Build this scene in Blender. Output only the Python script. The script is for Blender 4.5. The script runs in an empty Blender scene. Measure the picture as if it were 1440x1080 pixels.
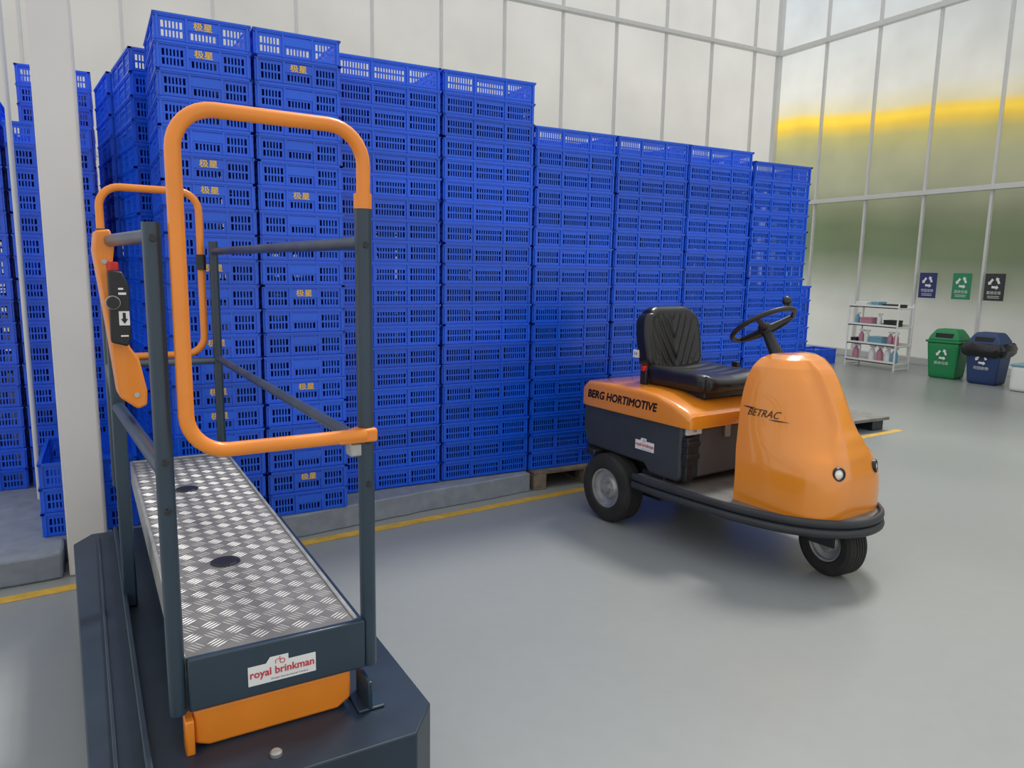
import bpy, bmesh, math, random
from mathutils import Vector, Matrix
random.seed(7)
S = bpy.context.scene
COL = S.collection
try:
    S.view_settings.view_transform = 'Standard'
except Exception:
    pass

# ------------------------------------------------------------------ materials
def mat(name, col, rough=0.5, metal=0.0, var=0.0, vscale=8.0, bump=0.0, bscale=60.0, coat=0.0, rnd=0.0, spec=0.5):
    m = bpy.data.materials.new(name); m.use_nodes = True
    nt = m.node_tree; N = nt.nodes; L = nt.links
    b = N['Principled BSDF']
    b.inputs['Roughness'].default_value = rough
    b.inputs['Metallic'].default_value = metal
    b.inputs['Coat Weight'].default_value = coat
    b.inputs['Coat Roughness'].default_value = 0.05
    b.inputs['Specular IOR Level'].default_value = spec
    c4 = (col[0], col[1], col[2], 1)
    tc = N.new('ShaderNodeTexCoord')
    no = N.new('ShaderNodeTexNoise'); no.inputs['Scale'].default_value = vscale; no.inputs['Detail'].default_value = 5
    L.new(tc.outputs['Object'], no.inputs['Vector'])
    mr = N.new('ShaderNodeMapRange')
    mr.inputs['From Min'].default_value = 0.3; mr.inputs['From Max'].default_value = 0.7
    mr.inputs['To Min'].default_value = 1 - var; mr.inputs['To Max'].default_value = 1 + var
    L.new(no.outputs['Fac'], mr.inputs['Value'])
    hs = N.new('ShaderNodeHueSaturation'); hs.inputs['Color'].default_value = c4
    if rnd > 0:
        oi = N.new('ShaderNodeObjectInfo')
        mr2 = N.new('ShaderNodeMapRange'); mr2.inputs['To Min'].default_value = 1 - rnd; mr2.inputs['To Max'].default_value = 1 + rnd
        L.new(oi.outputs['Random'], mr2.inputs['Value'])
        mu = N.new('ShaderNodeMath'); mu.operation = 'MULTIPLY'
        L.new(mr.outputs[0], mu.inputs[0]); L.new(mr2.outputs[0], mu.inputs[1])
        L.new(mu.outputs[0], hs.inputs['Value'])
    else:
        L.new(mr.outputs[0], hs.inputs['Value'])
    L.new(hs.outputs[0], b.inputs['Base Color'])
    if bump > 0:
        n2 = N.new('ShaderNodeTexNoise'); n2.inputs['Scale'].default_value = bscale; n2.inputs['Detail'].default_value = 4
        L.new(tc.outputs['Object'], n2.inputs['Vector'])
        bp = N.new('ShaderNodeBump'); bp.inputs['Strength'].default_value = bump; bp.inputs['Distance'].default_value = 0.01
        L.new(n2.outputs['Fac'], bp.inputs['Height']); L.new(bp.outputs[0], b.inputs['Normal'])
    return m

M_BLUE = mat('crate_blue_plastic', (0.007, 0.105, 0.73), 0.30, var=0.06, vscale=6, rnd=0.12)
M_YEL = mat('yellow_print', (0.80, 0.50, 0.05), 0.5)
M_ORANGE = mat('orange_paint', (0.83, 0.27, 0.018), 0.24, var=0.04, vscale=3, coat=0.8)
M_ORTUBE = mat('orange_powder_coat', (0.83, 0.25, 0.016), 0.36, var=0.05, coat=0.25)
M_NAVY = mat('navy_paint', (0.018, 0.038, 0.060), 0.36, var=0.15, vscale=5, coat=0.15)
M_NAVYD = mat('navy_paint_dusty', (0.013, 0.027, 0.046), 0.42, var=0.25, vscale=7)
M_STEEL = mat('worn_steel_tube', (0.10, 0.125, 0.15), 0.32, metal=0.6, var=0.2)
M_ALU = mat('aluminium_plate', (0.20, 0.193, 0.187), 0.5, metal=0.3, var=0.2, vscale=10)
M_ALUB = mat('polished_tread_bar', (0.54, 0.53, 0.52), 0.42, metal=0.3, var=0.1)
M_BLACK = mat('black_vinyl', (0.012, 0.012, 0.013), 0.32, var=0.2, bump=0.05, bscale=200)
M_BLKP = mat('black_plastic', (0.014, 0.014, 0.016), 0.42, var=0.2)
M_GREY = mat('charcoal_moulded_plastic', (0.038, 0.043, 0.05), 0.5, var=0.1, bump=0.08, bscale=260)
M_GREY2 = mat('grey_moulded_panel', (0.085, 0.092, 0.10), 0.45, var=0.1, bump=0.08, bscale=260)
M_RUB = mat('rubber', (0.022, 0.021, 0.02), 0.8, var=0.3, vscale=10, bump=0.15, bscale=90)
M_BUMP = mat('bumper_rubber', (0.03, 0.033, 0.038), 0.5, var=0.2)
M_RIM = mat('zinc_rim', (0.42, 0.42, 0.4), 0.45, metal=0.6, var=0.2, vscale=15)
M_WHITE = mat('white_sticker', (0.8, 0.8, 0.78), 0.45)
M_RED = mat('red_print', (0.62, 0.03, 0.05), 0.4)
M_REDB = mat('red_button', (0.6, 0.015, 0.01), 0.35)
M_TXT = mat('dark_print', (0.014, 0.008, 0.006), 0.5)
M_PILLAR = mat('painted_steel_column', (0.66, 0.64, 0.62), 0.5, var=0.04, vscale=2)
M_FRAME = mat('white_frame_paint', (0.60, 0.60, 0.58), 0.45, var=0.03)
M_LINE = mat('yellow_floor_paint', (0.66, 0.40, 0.05), 0.5, var=0.2, vscale=14)
M_PLINTH = mat('grey_felt_board', (0.23, 0.26, 0.31), 0.8, var=0.14, vscale=12, bump=0.2, bscale=90)
M_WOOD = mat('pallet_wood', (0.2, 0.16, 0.12), 0.75, var=0.4, vscale=12)
M_GREEN = mat('green_bin_plastic', (0.012, 0.24, 0.075), 0.45)
M_DBLUE = mat('dark_blue_bin_plastic', (0.02, 0.05, 0.15), 0.45)
M_BAG = mat('black_bin_liner', (0.01, 0.01, 0.012), 0.25, bump=0.6, bscale=30)
M_PINK = mat('pink_liquid', (0.5, 0.22, 0.29), 0.3)
M_CYAN = mat('cyan_liquid', (0.16, 0.38, 0.5), 0.3)
M_WH = mat('white_shelf_metal', (0.8, 0.8, 0.78), 0.4)
M_LENS = mat('headlight_lens', (0.85, 0.85, 0.8), 0.1, metal=0.2)

def floor_mat():
    m = bpy.data.materials.new('polished_epoxy_floor'); m.use_nodes = True
    nt = m.node_tree; N = nt.nodes; L = nt.links; b = N['Principled BSDF']
    b.inputs['Specular IOR Level'].default_value = 0.42
    g = N.new('ShaderNodeNewGeometry')
    n1 = N.new('ShaderNodeTexNoise'); n1.inputs['Scale'].default_value = 0.7; n1.inputs['Detail'].default_value = 5; n1.inputs['Distortion'].default_value = 0.6
    n2 = N.new('ShaderNodeTexNoise'); n2.inputs['Scale'].default_value = 14; n2.inputs['Detail'].default_value = 8
    L.new(g.outputs['Position'], n1.inputs['Vector']); L.new(g.outputs['Position'], n2.inputs['Vector'])
    r = N.new('ShaderNodeValToRGB')
    r.color_ramp.elements[0].position = 0.25; r.color_ramp.elements[0].color = (0.292, 0.309, 0.300, 1)
    r.color_ramp.elements[1].position = 0.8; r.color_ramp.elements[1].color = (0.325, 0.343, 0.332, 1)
    L.new(n1.outputs['Fac'], r.inputs[0])
    mx = N.new('ShaderNodeMix'); mx.data_type = 'RGBA'; mx.blend_type = 'MULTIPLY'; mx.inputs[0].default_value = 0.08
    L.new(r.outputs[0], mx.inputs[6]); L.new(n2.outputs['Fac'], mx.inputs[7])
    v = N.new('ShaderNodeTexVoronoi'); v.inputs['Scale'].default_value = 2.6
    L.new(g.outputs['Position'], v.inputs['Vector'])
    lt = N.new('ShaderNodeMath'); lt.operation = 'LESS_THAN'; lt.inputs[1].default_value = 0.018
    L.new(v.outputs['Distance'], lt.inputs[0])
    sc = N.new('ShaderNodeMath'); sc.operation = 'MULTIPLY'; sc.inputs[1].default_value = 0.3
    L.new(lt.outputs[0], sc.inputs[0])
    mx2 = N.new('ShaderNodeMix'); mx2.data_type = 'RGBA'
    L.new(sc.outputs[0], mx2.inputs[0]); L.new(mx.outputs[2], mx2.inputs[6]); mx2.inputs[7].default_value = (0.6, 0.6, 0.58, 1)
    L.new(mx2.outputs[2], b.inputs['Base Color'])
    mr = N.new('ShaderNodeMapRange'); mr.inputs['To Min'].default_value = 0.28; mr.inputs['To Max'].default_value = 0.34
    L.new(n1.outputs['Fac'], mr.inputs['Value']); L.new(mr.outputs[0], b.inputs['Roughness'])
    bp = N.new('ShaderNodeBump'); bp.inputs['Strength'].default_value = 0.03; bp.inputs['Distance'].default_value = 0.02
    L.new(n1.outputs['Fac'], bp.inputs['Height']); L.new(bp.outputs[0], b.inputs['Normal'])
    return m
M_FLOOR = floor_mat()

def ramp(N, stops):
    r = N.new('ShaderNodeValToRGB'); cr = r.color_ramp
    while len(cr.elements) > 1: cr.elements.remove(cr.elements[0])
    cr.elements[0].position = stops[0][0]; cr.elements[0].color = (*stops[0][1], 1)
    for p, c in stops[1:]:
        e = cr.elements.new(p); e.color = (*c, 1)
    return r

def lin(r, g, b):
    f = lambda c: ((c/255+0.055)/1.055)**2.4 if c > 10 else c/255/12.92
    return (f(r), f(g), f(b))

# frosted translucent glazing, its daylight and blurred surroundings painted as emission
def glazing(name, stops, zmax, emis, slope=0.0, side=None, nz=0.03, axis='Y', nvar=(0.9, 1.1)):
    m = bpy.data.materials.new(name); m.use_nodes = True
    nt = m.node_tree; N = nt.nodes; L = nt.links; b = N['Principled BSDF']
    g = N.new('ShaderNodeNewGeometry'); sp = N.new('ShaderNodeSeparateXYZ'); L.new(g.outputs['Position'], sp.inputs[0])
    no = N.new('ShaderNodeTexNoise'); no.inputs['Scale'].default_value = 0.45; no.inputs['Detail'].default_value = 2
    L.new(g.outputs['Position'], no.inputs['Vector'])
    d = N.new('ShaderNodeMath'); d.operation = 'DIVIDE'; d.inputs[1].default_value = zmax; L.new(sp.outputs['Z'], d.inputs[0])
    a = N.new('ShaderNodeMath'); a.operation = 'MULTIPLY_ADD'; a.inputs[1].default_value = nz
    L.new(no.outputs['Fac'], a.inputs[0]); L.new(d.outputs[0], a.inputs[2])
    s = N.new('ShaderNodeMath'); s.operation = 'MULTIPLY_ADD'; s.inputs[1].default_value = slope
    L.new(sp.outputs[axis], s.inputs[0]); L.new(a.outputs[0], s.inputs[2])
    r = ramp(N, stops); L.new(s.outputs[0], r.inputs[0])
    out = r.outputs[0]
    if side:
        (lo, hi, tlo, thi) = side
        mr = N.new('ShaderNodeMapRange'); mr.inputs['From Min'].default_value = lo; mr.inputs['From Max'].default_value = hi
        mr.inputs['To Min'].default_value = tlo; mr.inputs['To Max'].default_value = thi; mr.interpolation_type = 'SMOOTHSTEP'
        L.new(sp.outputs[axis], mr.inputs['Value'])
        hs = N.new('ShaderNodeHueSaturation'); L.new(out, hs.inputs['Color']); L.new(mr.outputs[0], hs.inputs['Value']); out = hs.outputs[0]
    n3 = N.new('ShaderNodeTexNoise'); n3.inputs['Scale'].default_value = 0.9; n3.inputs['Detail'].default_value = 3
    L.new(g.outputs['Position'], n3.inputs['Vector'])
    m3 = N.new('ShaderNodeMapRange'); m3.inputs['From Min'].default_value = 0.25; m3.inputs['From Max'].default_value = 0.75
    m3.inputs['To Min'].default_value = nvar[0]; m3.inputs['To Max'].default_value = nvar[1]
    L.new(n3.outputs['Fac'], m3.inputs['Value'])
    h3 = N.new('ShaderNodeHueSaturation'); L.new(out, h3.inputs['Color']); L.new(m3.outputs[0], h3.inputs['Value']); out = h3.outputs[0]
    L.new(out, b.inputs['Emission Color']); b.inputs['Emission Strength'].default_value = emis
    b.inputs['Base Color'].default_value = (0.06, 0.06, 0.058, 1)
    b.inputs['Roughness'].default_value = 0.5
    b.inputs['Specular IOR Level'].default_value = 0.22
    return m
M_GLASSR = glazing('frosted_glazing_trees_painted_glow', [
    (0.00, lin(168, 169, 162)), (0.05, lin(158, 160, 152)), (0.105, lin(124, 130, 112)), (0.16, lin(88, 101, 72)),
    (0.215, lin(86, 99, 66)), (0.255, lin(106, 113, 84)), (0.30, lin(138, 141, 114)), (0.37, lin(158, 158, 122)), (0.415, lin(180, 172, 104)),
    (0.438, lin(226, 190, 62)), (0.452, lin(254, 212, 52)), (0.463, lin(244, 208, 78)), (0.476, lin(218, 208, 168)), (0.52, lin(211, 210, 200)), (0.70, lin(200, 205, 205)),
    (0.9, lin(188, 199, 207))], 8.0, 0.95, slope=-0.0104, side=(6.5, 11.2, 0.90, 1.2), nz=0.03, nvar=(0.86, 1.13))  # painted backlight; lower bands carry tree green and shade, corner side brightened
M_GLASSB = glazing('frosted_glazing_white_painted_glow', [
    (0.0, lin(180, 178, 170)), (0.45, lin(200, 199, 192)), (0.62, lin(210, 208, 201)), (0.8, lin(216, 215, 209)), (1.0, lin(220, 219, 214))],
    8.0, 0.82, slope=0.0, side=(1.0, 11.0, 0.92, 1.13), axis='X', nvar=(0.91, 1.09))  # daylight painted as an even glow, rising towards the right-hand corner

# ------------------------------------------------------------------ mesh helper
class MB:
    def __init__(s): s.v = []; s.f = []
    def add(s, v, f):
        o = len(s.v); s.v += [tuple(p) for p in v]; s.f += [tuple(i+o for i in q) for q in f]
    def box(s, a, b, M=None):
        x0, y0, z0 = a; x1, y1, z1 = b
        v = [Vector(p) for p in ((x0,y0,z0),(x1,y0,z0),(x1,y1,z0),(x0,y1,z0),(x0,y0,z1),(x1,y0,z1),(x1,y1,z1),(x0,y1,z1))]
        if M: v = [M @ p for p in v]
        s.add(v, [(0,3,2,1),(4,5,6,7),(0,1,5,4),(1,2,6,5),(2,3,7,6),(3,0,4,7)])
        return s
    def prism(s, poly, z0, z1, M=None):
        n = len(poly)
        v = [Vector((p[0], p[1], z0)) for p in poly] + [Vector((p[0], p[1], z1)) for p in poly]
        if M: v = [M @ p for p in v]
        s.add(v, [tuple(reversed(range(n))), tuple(range(n, 2*n))] + [(i, (i+1) % n, n+(i+1) % n, n+i) for i in range(n)])
        return s
    def loft(s, rings, caps=True, closed=True):
        n = len(rings[0]); v = [p for r in rings for p in r]; f = []
        for k in range(len(rings)-1):
            for i in range(n if closed else n-1):
                j = (i+1) % n
                f.append((k*n+i, k*n+j, (k+1)*n+j, (k+1)*n+i))
        if caps:
            f.append(tuple(reversed(range(n)))); f.append(tuple((len(rings)-1)*n+i for i in range(n)))
        s.add(v, f); return s
    def tube(s, pts, r, n=16, caps=True):
        pts = [Vector(p) for p in pts]; rings = []
        T = [(pts[min(i+1, len(pts)-1)]-pts[max(i-1, 0)]).normalized() for i in range(len(pts))]
        up = Vector((0, 0, 1)) if abs(T[0].z) < 0.9 else Vector((1, 0, 0))
        nrm = (up - T[0]*up.dot(T[0])).normalized()
        for i, p in enumerate(pts):
            nrm = (nrm - T[i]*nrm.dot(T[i])).normalized(); bn = T[i].cross(nrm)
            rr = r[i] if isinstance(r, (list, tuple)) else r
            rings.append([p + (nrm*math.cos(a)+bn*math.sin(a))*rr for a in [2*math.pi*k/n for k in range(n)]])
        return s.loft(rings, caps)
    def lathe(s, prof, c, axis, n=48, caps=False):
        axis = Vector(axis).normalized(); c = Vector(c)
        u = axis.orthogonal().normalized(); w = axis.cross(u)
        rings = [[c + axis*h + (u*math.cos(2*math.pi*k/n)+w*math.sin(2*math.pi*k/n))*r for k in range(n)] for r, h in prof]
        return s.loft(rings, caps)
    def obj(s, name, m, parent=None, smooth=False, bevel=0, seg=2, ang=35, label=None, loc=None):
        me = bpy.data.meshes.new(name); me.from_pydata(s.v, [], s.f); me.update()
        bm = bmesh.new(); bm.from_mesh(me); bmesh.ops.recalc_face_normals(bm, faces=bm.faces); bm.to_mesh(me); bm.free()
        me.materials.append(m)
        o = bpy.data.objects.new(name, me); COL.objects.link(o)
        if parent: o.parent = parent
        if loc: o.location = loc
        if bevel > 0:
            md = o.modifiers.new('bev', 'BEVEL'); md.width = bevel; md.segments = seg; md.limit_method = 'ANGLE'; md.angle_limit = math.radians(30)
        if smooth or bevel > 0:
            for p in me.polygons: p.use_smooth = True
            try: me.set_sharp_from_angle(angle=math.radians(ang))
            except Exception: pass
        if label: o['label'] = label
        return o

def rpath(pts, rad, seg=8):
    pts = [Vector(p) for p in pts]; out = [pts[0]]
    for i in range(1, len(pts)-1):
        a = (pts[i-1]-pts[i]).normalized(); b = (pts[i+1]-pts[i]).normalized()
        th = a.angle(b); d = rad/math.tan(th/2)
        c = pts[i] + (a+b).normalized()*(rad/math.sin(th/2))
        p0 = pts[i]+a*d; p1 = pts[i]+b*d
        for k in range(seg+1):
            t = k/seg
            ang = (p0-c).angle(p1-c)
            q = ((p0-c)*math.sin((1-t)*ang)+(p1-c)*math.sin(t*ang))/math.sin(ang)
            out.append(c+q)
    out.append(pts[-1]); return out

def rbox(name, half, r, cuts, m, parent=None, fn=None, loc=(0, 0, 0), rot=None, label=None):
    bm = bmesh.new(); bmesh.ops.create_cube(bm, size=2)
    bmesh.ops.subdivide_edges(bm, edges=bm.edges, cuts=cuts, use_grid_fill=True)
    h = Vector(half)
    for v in bm.verts:
        p = Vector((v.co.x*h.x, v.co.y*h.y, v.co.z*h.z))
        q = Vector([max(-(h[i]-r), min(h[i]-r, p[i])) for i in range(3)])
        d = p-q
        if d.length > 1e-9: p = q + d.normalized()*r
        if fn: p = fn(p)
        v.co = p
    me = bpy.data.meshes.new(name); bm.to_mesh(me); bm.free()
    for p in me.polygons: p.use_smooth = True
    me.materials.append(m)
    o = bpy.data.objects.new(name, me); COL.objects.link(o); o.location = loc
    if rot: o.rotation_euler = rot
    if parent: o.parent = parent
    if label: o['label'] = label
    return o

def text_geo(body, size, bold=0.0):
    cu = bpy.data.curves.new('t', 'FONT'); cu.body = body; cu.size = size; cu.align_x = 'CENTER'; cu.align_y = 'CENTER'; cu.offset = bold; cu.resolution_u = 3
    ob = bpy.data.objects.new('t', cu); COL.objects.link(ob)
    dg = bpy.context.evaluated_depsgraph_get(); dg.update()
    me = bpy.data.meshes.new_from_object(ob.evaluated_get(dg))
    vs = [v.co.copy() for v in me.vertices]; fs = [tuple(p.vertices) for p in me.polygons]
    bpy.data.objects.remove(ob); bpy.data.curves.remove(cu); bpy.data.meshes.remove(me)
    return vs, fs
def heavy(vs, fs, h):
    """thicken strokes by stacking slightly shifted copies"""
    V = []; F = []
    for i, (dx, dy) in enumerate(((0, 0), (h, 0), (-h, 0), (0, h), (0, -h), (h*.7, h*.7), (-h*.7, -h*.7))):
        o = len(V); V += [Vector((v.x+dx, v.y+dy, 0.00008*i)) for v in vs]; F += [tuple(k+o for k in f) for f in fs]
    return V, F

def text(name, body, size, m, M, parent=None, bold=0.0, sx=1.0, shear=0.0, width=None, fn=None):
    vs, fs = text_geo(body, size)
    if width and vs:
        w = max(v.x for v in vs)-min(v.x for v in vs); sx = width/w if w > 0 else 1
    vs = [Vector((v.x*sx + v.y*shear, v.y, 0)) for v in vs]
    if bold: vs, fs = heavy(vs, fs, bold)
    out = []
    for v in vs:
        p = M @ v
        if fn: p = fn(p)
        out.append(p)
    me = bpy.data.meshes.new(name); me.from_pydata(out, [], fs); me.materials.append(m)
    o = bpy.data.objects.new(name, me); COL.objects.link(o)
    if parent: o.parent = parent
    return o

def empty(name, loc, rz=0, label=None, cat=None, group=None):
    e = bpy.data.objects.new(name, None); COL.objects.link(e); e.location = loc; e.rotation_euler = (0, 0, rz); e.empty_display_size = 0.1
    if label: e['label'] = label
    if cat: e['category'] = cat
    if group: e['group'] = group
    return e
def tag(o, label, cat, group=None):
    o['label'] = label; o['category'] = cat
    if group: o['group'] = group
    return o
def struct(o): o['kind'] = 'structure'; return o
R90 = Matrix.Rotation(math.radians(90), 4, 'X')
T = Matrix.Translation
def sstep(a, b, x):
    t = max(0, min(1, (x-a)/(b-a))); return t*t*(3-2*t)

# ------------------------------------------------------------------ room
struct(MB().box((-6, -3, -0.1), (16, 12.5, 0)).obj('floor', M_FLOOR))
struct(MB().box((-6, 11.4, 0), (12.3, 11.5, 8)).obj('wall_back', M_GLASSB))
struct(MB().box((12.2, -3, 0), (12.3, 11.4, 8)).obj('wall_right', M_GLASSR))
ti = 1
def trim(a, b, m=M_FRAME):
    global ti
    struct(MB().box(a, b).obj('trim_%d' % ti, m, bevel=0.006)); ti += 1
for i in range(16):
    x = 1.44 + 1.117*(i-5)
    if x < 12.0: trim((x-0.02, 11.34, 0), (x+0.02, 11.4, 8))
for i in range(1, 13):
    y = 11.32 - 1.11*i
    trim((12.14, y-0.022, 0), (12.2, y+0.022, 8))
trim((12.1, 11.3, 0), (12.2, 11.4, 8))
for z, xh in ((2.88, 0.04), (5.85, 0.045)):
    trim((12.09, -3, z-xh), (12.2, 11.3, z+xh))
    trim((-6, 11.29, z-0.035), (12.1, 11.4, z+0.035))
trim((12.1, -3, 0), (12.2, 11.3, 0.12))
trim((-6, 11.3, 0), (12.1, 11.4, 0.12))

ln = [(-4, 3.42), (-0.52, 3.8), (0.887, 3.925), (2.85, 4.12), (6.75, 4.44)]
mb = MB(); W = 0.075
for i in range(len(ln)-1):
    a, b = ln[i], ln[i+1]
    mb.add([(a[0], a[1]-W/2, 0.0012), (b[0], b[1]-W/2, 0.0012), (b[0], b[1]+W/2, 0.0012), (a[0], a[1]+W/2, 0.0012)], [(0, 1, 2, 3)])
o = mb.obj('floor_marking', M_LINE); tag(o, 'long worn yellow safety line painted on the grey floor', 'floor marking')

mb = MB()
mb.box((-0.252, 3.96, 0), (-0.083, 4.12, 8))
tag(mb.obj('column', M_PILLAR, bevel=0.012), 'square off-white painted steel column beside the work platform', 'column')
tag(MB().tube([(-0.43, 4.95, 0.13), (-0.43, 4.95, 8)], 0.014).obj('wall_pipe', M_FRAME, smooth=True), 'thin white vertical pipe in front of the crate stacks', 'pipe')

def ragged(pts, step=0.08, amp=0.008):
    out = []
    for i in range(len(pts)-1):
        a = Vector(pts[i]); b = Vector(pts[i+1]); n = max(1, int((b-a).length/step))
        for k in range(n):
            p = a.lerp(b, k/n); out.append((p.x + random.uniform(-amp, amp), p.y + random.uniform(-amp, amp)))
    out.append(pts[-1]); return out
poly = ragged([(-3.2, 3.74), (-0.28, 3.95), (-0.275, 4.18)], amp=0.006) + [(-0.06, 4.18), (-0.06, 7), (-3.2, 7)]
tag(MB().prism(poly, 0, 0.13).obj('low_platform', M_PLINTH, bevel=0.012), 'low grey felt-covered platform with a frayed front edge', 'platform')
poly = ragged([(-0.03, 3.95), (0.87, 4.02), (1.6, 4.13), (2.44, 4.22)], amp=0.006) + [(2.44, 7), (-0.03, 7)]
tag(MB().prism(poly, 0, 0.13).obj('low_platform', M_PLINTH, bevel=0.008), 'low grey-blue felt-covered platform under the tall crate stacks', 'platform')
for (x0, x1) in ((2.47, 3.39), (3.42, 4.35)):
    root = empty('wooden_pallet', (x0, 4.22, 0), 0, 'weathered grey wooden pallet under the crate stacks', 'pallet')
    for k in range(3):
        cx = (x1-x0-0.1)*k/2
        for yy in (0, 0.55, 1.1): MB().box((cx, yy, 0.018), (cx+0.1, yy+0.12, 0.108)).obj('block', M_WOOD, root, bevel=0.004)
    mb = MB()
    for k in range(8): mb.box((0, k*0.155, 0.108), (x1-x0, k*0.155+0.13, 0.13))
    for k in range(3):
        cx = (x1-x0-0.1)*k/2; mb.box((cx, 0, 0), (cx+0.1, 1.22, 0.018))
    mb.obj('boards', M_WOOD, root, bevel=0.003)
tag(MB().box((4.39, 4.2, 0), (5.06, 5.4, 0.07)).obj('low_platform', M_WOOD, bevel=0.005), 'thin wooden board under the shortest crate stack', 'platform')
root = empty('loading_platform', (5.85, 4.5, 0), 0, 'low grey steel loading platform standing on the floor', 'platform')
MB().box((0, 0, 0.10), (0.81, 0.62, 0.13)).obj('top_plate', M_ALU, root, bevel=0.004)
MB().box((0.03, 0.03, 0), (0.2, 0.59, 0.10)).obj('support', M_NAVYD, root, bevel=0.004)
MB().box((0.6, 0.03, 0.0), (0.76, 0.59, 0.10)).obj('support', M_NAVYD, root, bevel=0.004)

# ------------------------------------------------------------------ crates
CL, CW, CH, PITCH = 0.637, 0.442, 0.1255, 0.1265
def crate_wall(mb, L, kind, M):
    H = CH
    mb.box((-L/2, 0, H-0.010), (L/2, 0.018, H), M)                        # rim
    mb.box((-L/2+0.005, 0.004, H-0.017), (L/2-0.005, 0.014, H-0.010), M)
    mb.box((-L/2+0.012, 0.0115, H-0.034), (L/2-0.012, 0.0165, H-0.017), M)  # upper band
    mb.box((-L/2+0.012, 0.0115, 0.0), (L/2-0.012, 0.0175, 0.020), M)        # lower band
    mb.box((-L/2+0.009, 0.007, 0.006), (L/2-0.009, 0.013, 0.010), M)      # foot ledge
    ribs = [-L/2+0.018, -L/6, L/6, L/2-0.018]
    for x in ribs: mb.box((x-0.005, 0.004, 0.003), (x+0.005, 0.0145, H-0.017), M)
    zmid = 0.055
    mb.box((-L/2+0.012, 0.0105, zmid-0.005), (L/2-0.012, 0.0155, zmid+0.005), M)
    for k in range(3):
        a = ribs[k]+0.005; b = ribs[k+1]-0.005; mg = 0.013
        z0, z1 = 0.020, H-0.034
        n = max(3, int(round((b-a-2*mg)/0.0165)))
        mb.box((a, 0.0117, z0), (a+mg, 0.0157, z1), M); mb.box((b-mg, 0.0117, z0), (b, 0.0157, z1), M)
        if kind == 'short' and k == 1:
            mb.box((a, 0.0055, zmid+0.005), (b, 0.0117, H-0.024), M); z1 = zmid
        if kind == 'long' and k == 1:
            mb.box((a+mg, 0.007, H-0.044), (b-mg, 0.0150, H-0.034), M)
        a += mg; b -= mg; p = (b-a)/n
        for i in range(1, n):
            x = a+p*i; w = p*0.25
            mb.box((x-w, 0.0117, z0), (x+w, 0.0157, z1), M)
def crate_geo():
    mb = MB()
    crate_wall(mb, CL, 'long', T((0, -CW/2, 0)))
    crate_wall(mb, CL, 'long', Matrix.Rotation(math.pi, 4, 'Z') @ T((0, -CW/2, 0)))
    crate_wall(mb, CW, 'short', Matrix.Rotation(math.pi/2, 4, 'Z') @ T((0, -CL/2, 0)))
    crate_wall(mb, CW, 'short', Matrix.Rotation(-math.pi/2, 4, 'Z') @ T((0, -CL/2, 0)))
    mb.box((-CL/2+0.018, -CW/2+0.018, 0.002), (CL/2-0.018, CW/2-0.018, 0.006))
    return mb
CG = crate_geo()
tmp = CG.obj('plastic_crate_source', M_BLUE); CRATE_ME = tmp.data; CRATE_ME.name = 'plastic_crate'; bpy.data.objects.remove(tmp)
lv, lf = text_geo('极星', 0.038)
lv, lf = heavy([Vector((v.x*1.15, v.y, 0)) for v in lv], lf, 0.0009)
LM = Matrix.Rotation(-math.pi/2, 4, 'Z') @ T((0, -CL/2+0.0045, 0.080)) @ R90
LAB_ME = bpy.data.meshes.new('printed_label'); LAB_ME.from_pydata([LM @ v for v in lv], [], lf); LAB_ME.materials.append(M_YEL)
def crate(x, y, z, rz, label, group, lab=False):
    o = bpy.data.objects.new('plastic_crate', CRATE_ME); COL.objects.link(o)
    o.location = (x, y, z); o.rotation_euler = (0, 0, rz)
    tag(o, label, 'crate', group)
    if lab:
        c = bpy.data.objects.new('printed_label', LAB_ME); COL.objects.link(c); c.parent = o
        c['label'] = 'yellow printed characters'
    return o
LB = 'blue slotted plastic crate in a tall stack'
LBL = 'blue slotted plastic crate with yellow printed characters'
def stack(fx, fy, rows, z0, short=False, rz=0.0, labels=(), group='stacked blue crates along the wall', j=0.0022):
    w, d = (CW, CL) if short else (CL, CW)
    c, s = math.cos(rz), math.sin(rz)
    cx = fx + c*w/2 - s*d/2; cy = fy + s*w/2 + c*d/2
    for k in range(rows):
        r = rz + (math.pi/2 if short else 0) + random.uniform(-0.003, 0.003)
        top = rows-1-k
        crate(cx+random.uniform(-j, j), cy+random.uniform(-j, j), z0+k*PITCH, r, LBL if top in labels else LB, group, top in labels)
B = 0.131
stack(0.243, 4.02, 20, B, True, 0.02, (0, 1, 3, 5, 6, 9, 12, 14, 15))
stack(0.693, 4.03, 20, B, True, 0.02, (1, 3, 6, 8, 10, 14, 18))
stack(1.165, 4.27, 20, B+0.005)
stack(1.814, 4.27, 20, B+0.005)
stack(2.46, 4.27, 18, B+0.001)
stack(3.104, 4.27, 18, B+0.001)
stack(3.746, 4.27, 18, B+0.001)
stack(4.395, 4.27, 18, 0.071)
stack(0.155, 4.74, 20, B, True, 0.12)
stack(0.052, 5.42, 20, B, True, 0.12, j=0.001)
G2 = 'stacked blue crates behind the column'
stack(-0.484, 5.2, 17, B, True, 0, group=G2)
stack(-0.477, 6.1, 21, B, True, 0, group=G2)
stack(-0.942, 5.2, 18, B, True, 0, group=G2)
stack(-0.37, 4.2, 3, B, True, 0, group='short pile of blue crates by the column')
stack(5.08, 4.76, 11, 0.0, group='stacked blue crates along the wall')
GF = 'crates on the floor by the rack'
crate(10.5, 8.6, 0, 0.1, 'blue slotted plastic crate lying on the floor', GF)
crate(10.5, 8.6, PITCH, 0.1, 'blue slotted plastic crate lying on the floor', GF)
crate(9.8, 8.75, 0, 0.05, 'blue slotted plastic crate lying on the floor', GF)
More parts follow.
